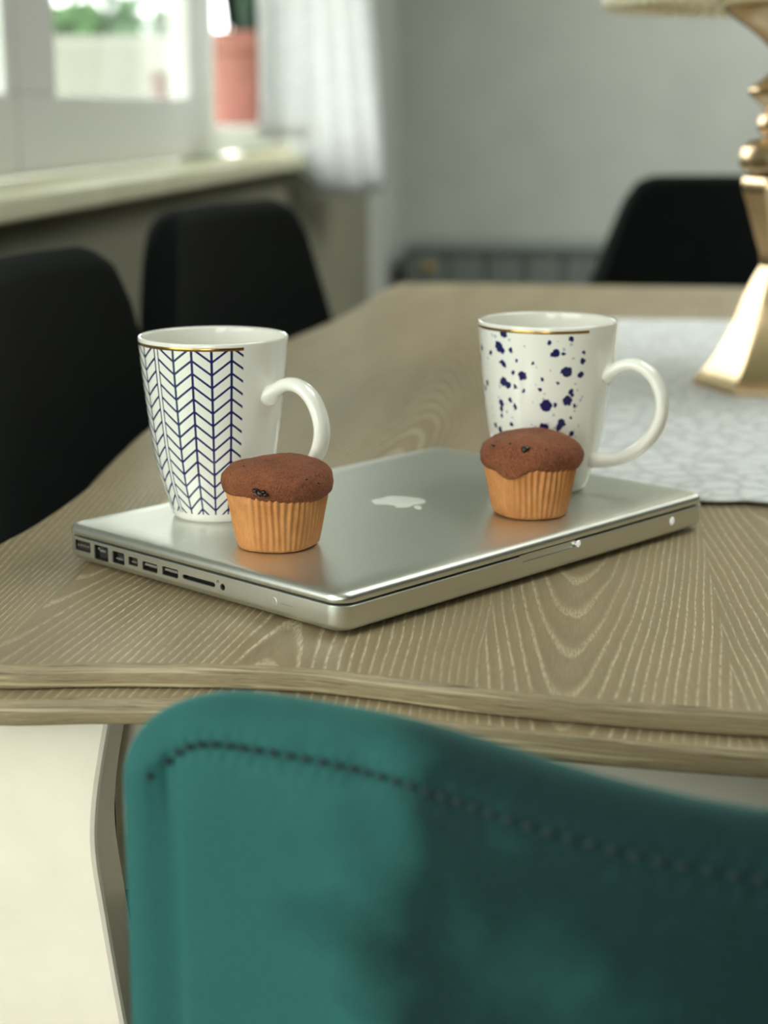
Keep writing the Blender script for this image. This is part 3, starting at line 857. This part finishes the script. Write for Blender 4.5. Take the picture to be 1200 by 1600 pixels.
# ------------------------------------------------------------------ muffins
def muffin(loc, rz, seed, label, drip, chips, tilt=0.0):
    rnd = random.Random(seed)
    root = empty('muffin', loc, rz, label, 'muffin', 'muffins standing on the laptop')
    NP = 46; n = NP * 6
    ph = [rnd.uniform(-.25, .25) for _ in range(NP + 1)]; am = [rnd.uniform(.7, 1.25) for _ in range(NP + 1)]
    def wob(r, z, a):
        k = (a + PI) / (2 * PI) * NP
        i = int(k) % NP
        h = max(0, min(1, z / .004))
        rr = r + .00060 * am[i] * h * (0.35 + .65 * z / .031) * math.cos(2 * PI * (k + .12 * math.sin(z * 160 + i))) if r > .012 else r
        rr += .0005 * math.sin(2 * a + seed) + .0003 * math.sin(5 * a + seed * 2)
        zz = z + (.0007 * math.sin(3 * a + seed) if z > .028 else 0) + (.0006 * max(0, math.sin(2 * a + 2.2 + seed)) if z < .002 else 0)
        return rr, zz
    prof = [(0, .0007), (.012, .0004), (.0205, .0003), (.0219, .0006), (.0226, .0020), (.0236, .0070), (.0248, .0140), (.0260, .0210), (.0271, .0270), (.0279, .0312), (.0272, .0312), (.0262, .0270)]
    from_bm('paper_case', lathe_bm(prof, n, wob=wob), M['cup'], root, smooth=True)
    # cake with a domed cap
    hs = [(rnd.uniform(-PI, PI), rnd.uniform(2, 5), rnd.uniform(-1, 1)) for _ in range(6)]
    def wob2(r, z, a):
        f = sum(w * math.sin(round(k) * a + p) for (p, k, w) in hs) / 6
        kk = r / .0302
        d = 0.0
        if drip is not None:
            da = (a - drip + PI) % (2 * PI) - PI
            d = math.exp(-(da / .36) ** 2)
        rr = r * (1 + .028 * f) 
        zz = z + .0016 * f * kk + .0012 * math.sin(2 * a + seed) * kk
        if d > 0 and .0295 < z < .039:
            zz -= .0085 * d * max(0, 1 - abs(z - .0325) / .006); rr += .0006 * d
        if d > 0 and z > .042: rr *= 1 + .03 * d * math.sin(z * 900)
        return rr, zz
    cp = [(.0240, .0270), (.0272, .0292), (.0288, .0306), (.0299, .0328), (.0305, .0358), (.0303, .0382), (.0294, .0405), (.0278, .0426), (.0256, .0443), (.0226, .0457), (.0190, .0468), (.0148, .0476), (.010, .0481), (.005, .0484), (0, .0485)]
    cp = [(max(0, p.x), p.y) for p in catmull(cp, 3)]
    b = lathe_bm(cp, 96, wob=wob2)
    for v in b.verts:
        q = v.co
        from_n = (math.sin(q.x * 700 + seed) * math.sin(q.y * 640 + 2 * seed) * math.sin(q.z * 720 + 1)) * .00035 + math.sin(q.x * 260 + q.z * 300 + seed) * math.sin(q.y * 240 + seed) * .0005
        d = Vector((q.x, q.y, q.z - .036)).normalized()
        v.co += d * from_n
    from_bm('muffin_top', b, muffin_crumb(seed), root, smooth=True)
    for (a, z, s) in chips:
        # surface radius at this height
        rr = next((cp[i][0] for i in range(len(cp) - 1) if cp[i][1] <= z <= cp[i + 1][1] and z > .03), .03)
        b = bmesh.new(); bmesh.ops.create_icosphere(b, subdivisions=2, radius=s)
        for v in b.verts: v.co *= 1 + .3 * math.sin(v.co.x * 2500 + a * 7) * math.sin(v.co.z * 2100 + 3)
        for v in b.verts: v.co.z *= .7
        from_bm('chocolate_chip', b, M['chip'], root, (rr * math.sin(a) * 1.02, -rr * math.cos(a) * 1.02, z + .0004), smooth=True)
    return root
muffin((-.1752, .9084, LIDZ), 0.19, 3, 'brown muffin in front of the chevron mug, chip low on its cap', None, [(-.28, .0348, .0027), (-.38, .0362, .0018), (-.20, .0340, .0018), (-.9, .0462, .0011), (.8, .038, .0009), (.55, .041, .0008)])
muffin((-.0412, 1.0035, LIDZ), 0.04, 8, 'brown muffin in front of the splattered mug, batter run over its case', -.42, [(-.12, .0430, .0027), (-.9, .043, .0012), (-.5, .0450, .0010)])

# ------------------------------------------------------------------ upholstered chairs
def seam_off(h, zt, d):
    zc = zt - h * .85
    sa = max(0.0, min(1.0, (zt - d - zc) / (h * .85)))
    return h * math.sqrt(1 - sa * sa)

def shell_chair(root, path, tops, thick, z_bot, mats, seat, legs, seam=None, round_end=.05, z_round=.03):
    """padded curved back along a plan path (local xy), crest height tops[i]; the outside faces the path's right-hand side"""
    n = len(path); b = bmesh.new(); rows = []
    arc = [0.0]
    for i in range(1, n): arc.append(arc[-1] + (path[i] - path[i - 1]).length)
    L = arc[-1]
    for i in range(n):
        t = (path[min(i + 1, n - 1)] - path[max(i - 1, 0)]).normalized()
        out = Vector((t.y, -t.x))
        e = min(arc[i], L - arc[i])
        k = 1.0 if e >= round_end else math.sqrt(max(0.0, 1 - (1 - e / round_end) ** 2))
        h = thick / 2 * max(k, .02)
        kz = 1.0 if e >= z_round else math.sqrt(max(0.0, 1 - (1 - e / z_round) ** 2))
        zt = tops[i] - z_round * .75 * (1 - kz)
        zc = zt - h * .85
        row = []
        NV = 16
        for q in range(NV):                                        # outside, upwards
            z = z_bot + (zc - z_bot) * q / NV
            bulge = .10 * h * math.sin(PI * q / NV)
            row.append(Vector((path[i].x, path[i].y, z)) + Vector((out.x, out.y, 0)) * (h + bulge))
        for q in range(17):                                        # over the crest
            a = PI * q / 16
            row.append(Vector((path[i].x, path[i].y, zc + h * .85 * math.sin(a))) + Vector((out.x, out.y, 0)) * (h * math.cos(a)))
        for q in range(NV):
            z = zc + (z_bot - zc) * (q + 1) / NV
            row.append(Vector((path[i].x, path[i].y, z)) - Vector((out.x, out.y, 0)) * (h * (1 + .12 * math.sin(PI * (q + 1) / NV))))
        if seam:
            for idx, p in enumerate(row[:NV + 8]):
                dz = (zt - seam[0]) - p.z
                g = math.exp(-(dz / .0035) ** 2) * min(1, e / .012)
                pk = .5 + .5 * math.cos(2 * PI * arc[i] / seam[1])
                row[idx] = p - Vector((out.x, out.y, .35)) * (g * (.0022 + .0012 * pk))
        rows.append([b.verts.new(p) for p in row])
    m = len(rows[0])
    for j in range(n - 1):
        for i in range(m):
            b.faces.new((rows[j][i], rows[j + 1][i], rows[j + 1][(i + 1) % m], rows[j][(i + 1) % m]))
    b.faces.new(rows[0]); b.faces.new(list(reversed(rows[-1])))
    recalc(b)
    bk = from_bm('backrest', b, mats[0], root, smooth=True)
    if seam:
        k = 0
        s = seam[1] * .5 + .004
        while s < L - .004:
            i = max(j for j in range(n) if arc[j] <= s); f = (s - arc[i]) / max(1e-6, arc[min(i + 1, n - 1)] - arc[i]) if i < n - 1 else 0
            p = path[i].lerp(path[min(i + 1, n - 1)], f)
            t = (path[min(i + 1, n - 1)] - path[max(i - 1, 0)]).normalized(); out = Vector((t.y, -t.x))
            e = min(s, L - s); kk = 1.0 if e >= round_end else math.sqrt(max(0.0, 1 - (1 - e / round_end) ** 2))
            h = thick / 2 * max(kk, .02); kz = 1.0 if e >= z_round else math.sqrt(max(0.0, 1 - (1 - e / z_round) ** 2)); zt = tops[i] - z_round * .75 * (1 - kz)
            c = Vector((p.x, p.y, zt - seam[0])) + Vector((out.x, out.y, 0)) * (seam_off(h, zt, seam[0]) - .0016)
            bb = tube_bm([(-seam[1] * .30, 0, 0), (-seam[1] * .15, 0, .0002), (seam[1] * .15, 0, .0002), (seam[1] * .30, 0, 0)], [.0006, .0013, .0013, .0006], 6) if k == 0 else None
            if bb is not None:
                o = from_bm('stitch', bb, mats[2], bk, smooth=True); me = o.data
            else:
                o = link('stitch', me, None, bk)
            o.location = c; o.rotation_euler = (0, 0, math.atan2(t.y, t.x))
            s += seam[1]; k += 1
    (sx0, sx1, sy0, sy1, sz0, sz1) = seat
    box('seat', sx0, sx1, sy0, sy1, sz0, sz1, mats[0], root, .03, 4)
    for (lx, ly, ox, oy) in legs:
        bl = tube_bm([(lx, ly, sz0 + .005), (lx + ox * .5, ly + oy * .5, sz0 * .5), (lx + ox, ly + oy, 0)], [.016, .013, .010], 12)
        from_bm('leg', bl, mats[1], root, smooth=True)
    return bk

# teal chair pushed up to the near end of the table
CG = Vector((.085, .56))
gp = [(-.1745, .5930), (-.1540, .6030), (-.1270, .6020), (-.0970, .5930), (-.0700, .5820), (-.0400, .5640), (-.0080, .5430), (.0250, .5270), (.0550, .5180), (.085, .515)]
gp = gp + [(.17 - x, y) for (x, y) in reversed(gp[:-1])]
gpath = [Vector((p.x, p.y)) - CG for p in catmull(gp, 26)]
gz = [.7912 + .0025 * max(0.0, min(1.0, (-.04 - p.x) / .12)) for p in gpath]
gch = empty('dining_chair', (CG.x, CG.y, 0), 0, 'teal velvet dining chair with stitched curved back at the near table end', 'chair', 'upholstered chairs around the table')
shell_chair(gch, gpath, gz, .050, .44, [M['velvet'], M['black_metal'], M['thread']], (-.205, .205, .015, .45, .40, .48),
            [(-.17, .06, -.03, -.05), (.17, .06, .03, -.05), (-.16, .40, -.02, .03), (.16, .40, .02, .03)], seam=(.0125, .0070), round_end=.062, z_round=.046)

def black_chair(loc, rz, label, w=.25, d=.10):
    root = empty('dining_chair', loc, rz, label, 'chair', 'upholstered chairs around the table')
    P, T = [], []
    for k in range(61):
        a = math.radians(-86 + 172 * k / 60)
        P.append(Vector((w * math.sin(a), -d * math.cos(a))))
        q = abs(math.degrees(a))
        for (q0, z0), (q1, z1) in zip(((0, .888), (30, .887), (37, .876), (43, .845), (50, .785), (58, .72), (70, .65), (86, .60)), ((30, .887), (37, .876), (43, .845), (50, .785), (58, .72), (70, .65), (86, .60), (90, .6))):
            if q0 <= q <= q1: T.append(z0 + (z1 - z0) * (q - q0) / (q1 - q0)); break
    shell_chair(root, P, T, .045, .42, [M['velvet_black'], M['black_metal'], M['thread']], (-w + .02, w - .02, -.06, .36, .40, .48),
                [(-w + .06, -.03, -.03, -.03), (w - .06, -.03, .03, -.03), (-w + .06, .30, -.02, .03), (w - .06, .30, .02, .03)], None, .03)
    return root
black_chair((-.395, 1.40, 0), math.radians(-94), 'black upholstered chair at the left frame edge, nearest beside the table')
black_chair((-.415, 2.23, 0), math.radians(-104), 'black upholstered chair beside the table below the window curtain', .295)
black_chair((.215, 3.27, 0), math.radians(180), 'black upholstered chair behind the far table end by the lamp', .27)

# ------------------------------------------------------------------ gold table lamp
lamp = empty('table_lamp', (.163, 1.64, TZ + .0044), 0, 'champagne gold baluster table lamp on the lace runner', 'lamp')
LAZ = math.atan2(.163, 1.64)
lamp.rotation_euler = (0, 0, -LAZ)
def hexa(prof, name, n=6, smooth=False, rot=0.0):
    b = lathe_bm(prof, n, a0=-PI + rot, a1=PI + rot, close_bottom=prof[0][0] > 0, close_top=prof[-1][0] > 0)
    if n == 6:
        es = [e for e in b.edges if abs(e.verts[0].co.z - e.verts[1].co.z) > .003]
        bmesh.ops.bevel(b, geom=es, offset=.0018, segments=2, affect='EDGES', profile=.6)
    return from_bm(name, b, M['lamp_gold'], lamp, smooth=smooth)
RT = PI / 6
bp = [(p.x, p.y) for p in catmull([(.080, .007), (.070, .016), (.058, .034), (.0475, .056), (.0385, .080), (.0300, .100), (.0235, .112)], 3)]
hexa([(.080, 0)] + bp, 'base', 6, False, RT)
vp = [(p.x, p.y) for p in catmull([(.0235, .112), (.0250, .124), (.0300, .140), (.0375, .165), (.0435, .184), (.0420, .192)], 3)]
hexa(vp, 'body', 6, False, RT)
hexa([(p.x, p.y) for p in catmull([(.030, .192), (.0440, .200), (.0465, .211), (.0420, .222), (.027, .228)], 4)], 'collar', 40, True)
hexa([(p.x, p.y) for p in catmull([(.022, .228), (.0300, .233), (.0320, .240), (.0290, .248), (.0240, .252)], 4)], 'ring', 40, True)
hexa([(p.x, p.y) for p in catmull([(.024, .252), (.0310, .258), (.0400, .266), (.0400, .272), (.030, .278), (.0240, .284)], 4)], 'collar', 40, True)
hexa([(p.x, p.y) for p in catmull([(.0225, .284), (.0205, .292), (.0210, .300), (.0240, .306)], 4)], 'neck', 40, True)
hexa([(p.x, p.y) for p in catmull([(.0240, .306), (.0320, .314), (.0430, .323), (.0550, .331), (.0650, .339), (.0660, .343), (.058, .345)], 4)], 'cup', 48, True)
sh = lathe_bm([(.150, .352), (.168, .352), (.168, .362), (.166, .365), (.120, .560), (.119, .560), (.164, .364), (.150, .356), (.150, .352)], 72)
sho = from_bm('lamp_shade', sh, M['shade'], lamp, smooth=False)
b = tube_bm([(0, 0, .345), (0, 0, .555)], .004, 10); from_bm('stem', b, M['lamp_gold'], lamp, smooth=True)
b = bmesh.new()
for k in range(3):
    a = 2 * PI * k / 3
    tube_bm([(0, 0, .40), (.06 * math.cos(a), .06 * math.sin(a), .380), (.151 * math.cos(a), .151 * math.sin(a), .356)], .002, 6, bm=b)
from_bm('shade_spider', b, M['lamp_gold'], lamp, smooth=True)
bd = bmesh.new(); bmesh.ops.create_icosphere(bd, subdivisions=2, radius=.0072)
bme = bpy.data.meshes.new('bead'); bd.to_mesh(bme); bd.free(); bme.materials.append(M['bead'])
for p in bme.polygons: p.use_smooth = True
for k in range(72):
    a = 2 * PI * k / 72
    o = link('bead', bme, None, sho); o.location = (.1675 * math.cos(a), .1675 * math.sin(a), .346)

# ------------------------------------------------------------------ plants on the outer sill, curtain
def pot(name, loc, r, h, mat, label, cat, nleaf, leaf_h, group=None):
    root = empty(name, loc, 0, label, cat, group)
    prof = [(0, 0), (r * .76, 0), (r * .78, h * .02), (r * .90, h * .74), (r * .90, h * .76), (r, h * .78), (r * 1.02, h * .98), (r * .97, h), (r * .90, h * .98), (r * .84, h * .80), (0, h * .78)]
    from_bm('pot', lathe_bm(prof, 40), mat, root, smooth=False)
    from_bm('soil', lathe_bm([(r * .86, h * .80), (r * .5, h * .84), (0, h * .85)], 24), M['soil'], root, smooth=True)
    rnd = random.Random(int(h * 1000))
    for k in range(nleaf):
        a = rnd.uniform(0, 2 * PI); rr = r * rnd.uniform(.1, .55); L = leaf_h * rnd.uniform(.6, 1.0); lean = rnd.uniform(.05, .35)
        b = bmesh.new(); rows = []
        side = Vector((-math.sin(a), math.cos(a), 0)); outv = Vector((math.cos(a), math.sin(a), 0))
        for q in range(9):
            s = q / 8; w = leaf_h * .085 * math.sin(PI * (.12 + .86 * s)) ** .8
            c = outv * (rr + lean * L * s * s) + Vector((0, 0, h * .82 + L * s))
            rows.append([b.verts.new(c - side * w), b.verts.new(c - outv * w * .35), b.verts.new(c + side * w), b.verts.new(c - outv * (w * .35 - .003))])
        for q in range(8):
            for i in range(4): b.faces.new((rows[q][i], rows[q][(i + 1) % 4], rows[q + 1][(i + 1) % 4], rows[q + 1][i]))
        b.faces.new(rows[0]); b.faces.new(rows[-1]); recalc(b)
        from_bm('leaf', b, M['leaf'], root, smooth=True)
    return root
pot('potted_plant', (-1.065, 5.15, .965), .130, .262, M['terracotta'], 'pink terracotta pot with dark green leaves beside the curtain', 'potted plant', 12, .42)
pot('flower_pot', (-1.10, 4.36, .965), .05, .135, M['brown_pot'], 'small brown clay pot outside the window pane', 'flower pot', 0, .1)

def curtain():
    b = bmesh.new(); nu, nv = 120, 40; rows = []
    A, B = Vector((-.785, 3.86)), Vector((-.635, 4.92))
    AT, BT = Vector((-.80, 3.98)), Vector((-.68, 4.78))
    for j in range(nv + 1):
        v = j / nv; row = []
        for i in range(nu + 1):
            u = i / nu
            if u < .30: zb = .948 - .006 * math.sin(u / .30 * PI)
            elif u < .42: zb = .942 - (u - .30) / .12 * .135
            else: zb = .807 - .022 * math.sin((u - .42) / .58 * PI) 
            top = 2.35
            z = zb + (top - zb) * v
            pb = A.lerp(B, u); pt = AT.lerp(BT, u); q = min(1, (z - .80) / .55)
            p = pb.lerp(pt, max(0, q))
            f = math.sin(u * 2 * PI * 5 + .6 * math.sin(v * 5)) * .042 + math.sin(u * 2 * PI * 15 + 2) * .008
            row.append(b.verts.new((p.x + f * .9 + .71, p.y - f * .3 - 4.4, z - .80)))
        rows.append(row)
    for j in range(nv):
        for i in range(nu): b.faces.new((rows[j][i], rows[j][i + 1], rows[j + 1][i + 1], rows[j + 1][i]))
    root = empty('curtain', (-.71, 4.4, .80), 0, 'white net curtain hanging in folds at the right of the window', 'curtain')
    o = from_bm('curtain_cloth', b, M['curtain'], root, smooth=True)
    md = o.modifiers.new('thick', 'SOLIDIFY'); md.thickness = .0015
    # rod above
    r = tube_bm([(-.0, -2.6, 1.57), (-.0, .75, 1.57)], .011, 12)
    from_bm('curtain_rod', r, M['brass'], root, smooth=True)
    for yy in (-2.3, .5):
        box('rod_bracket', -.09, 0.0, yy - .01, yy + .01, 1.56, 1.58, M['brass'], root)
curtain()
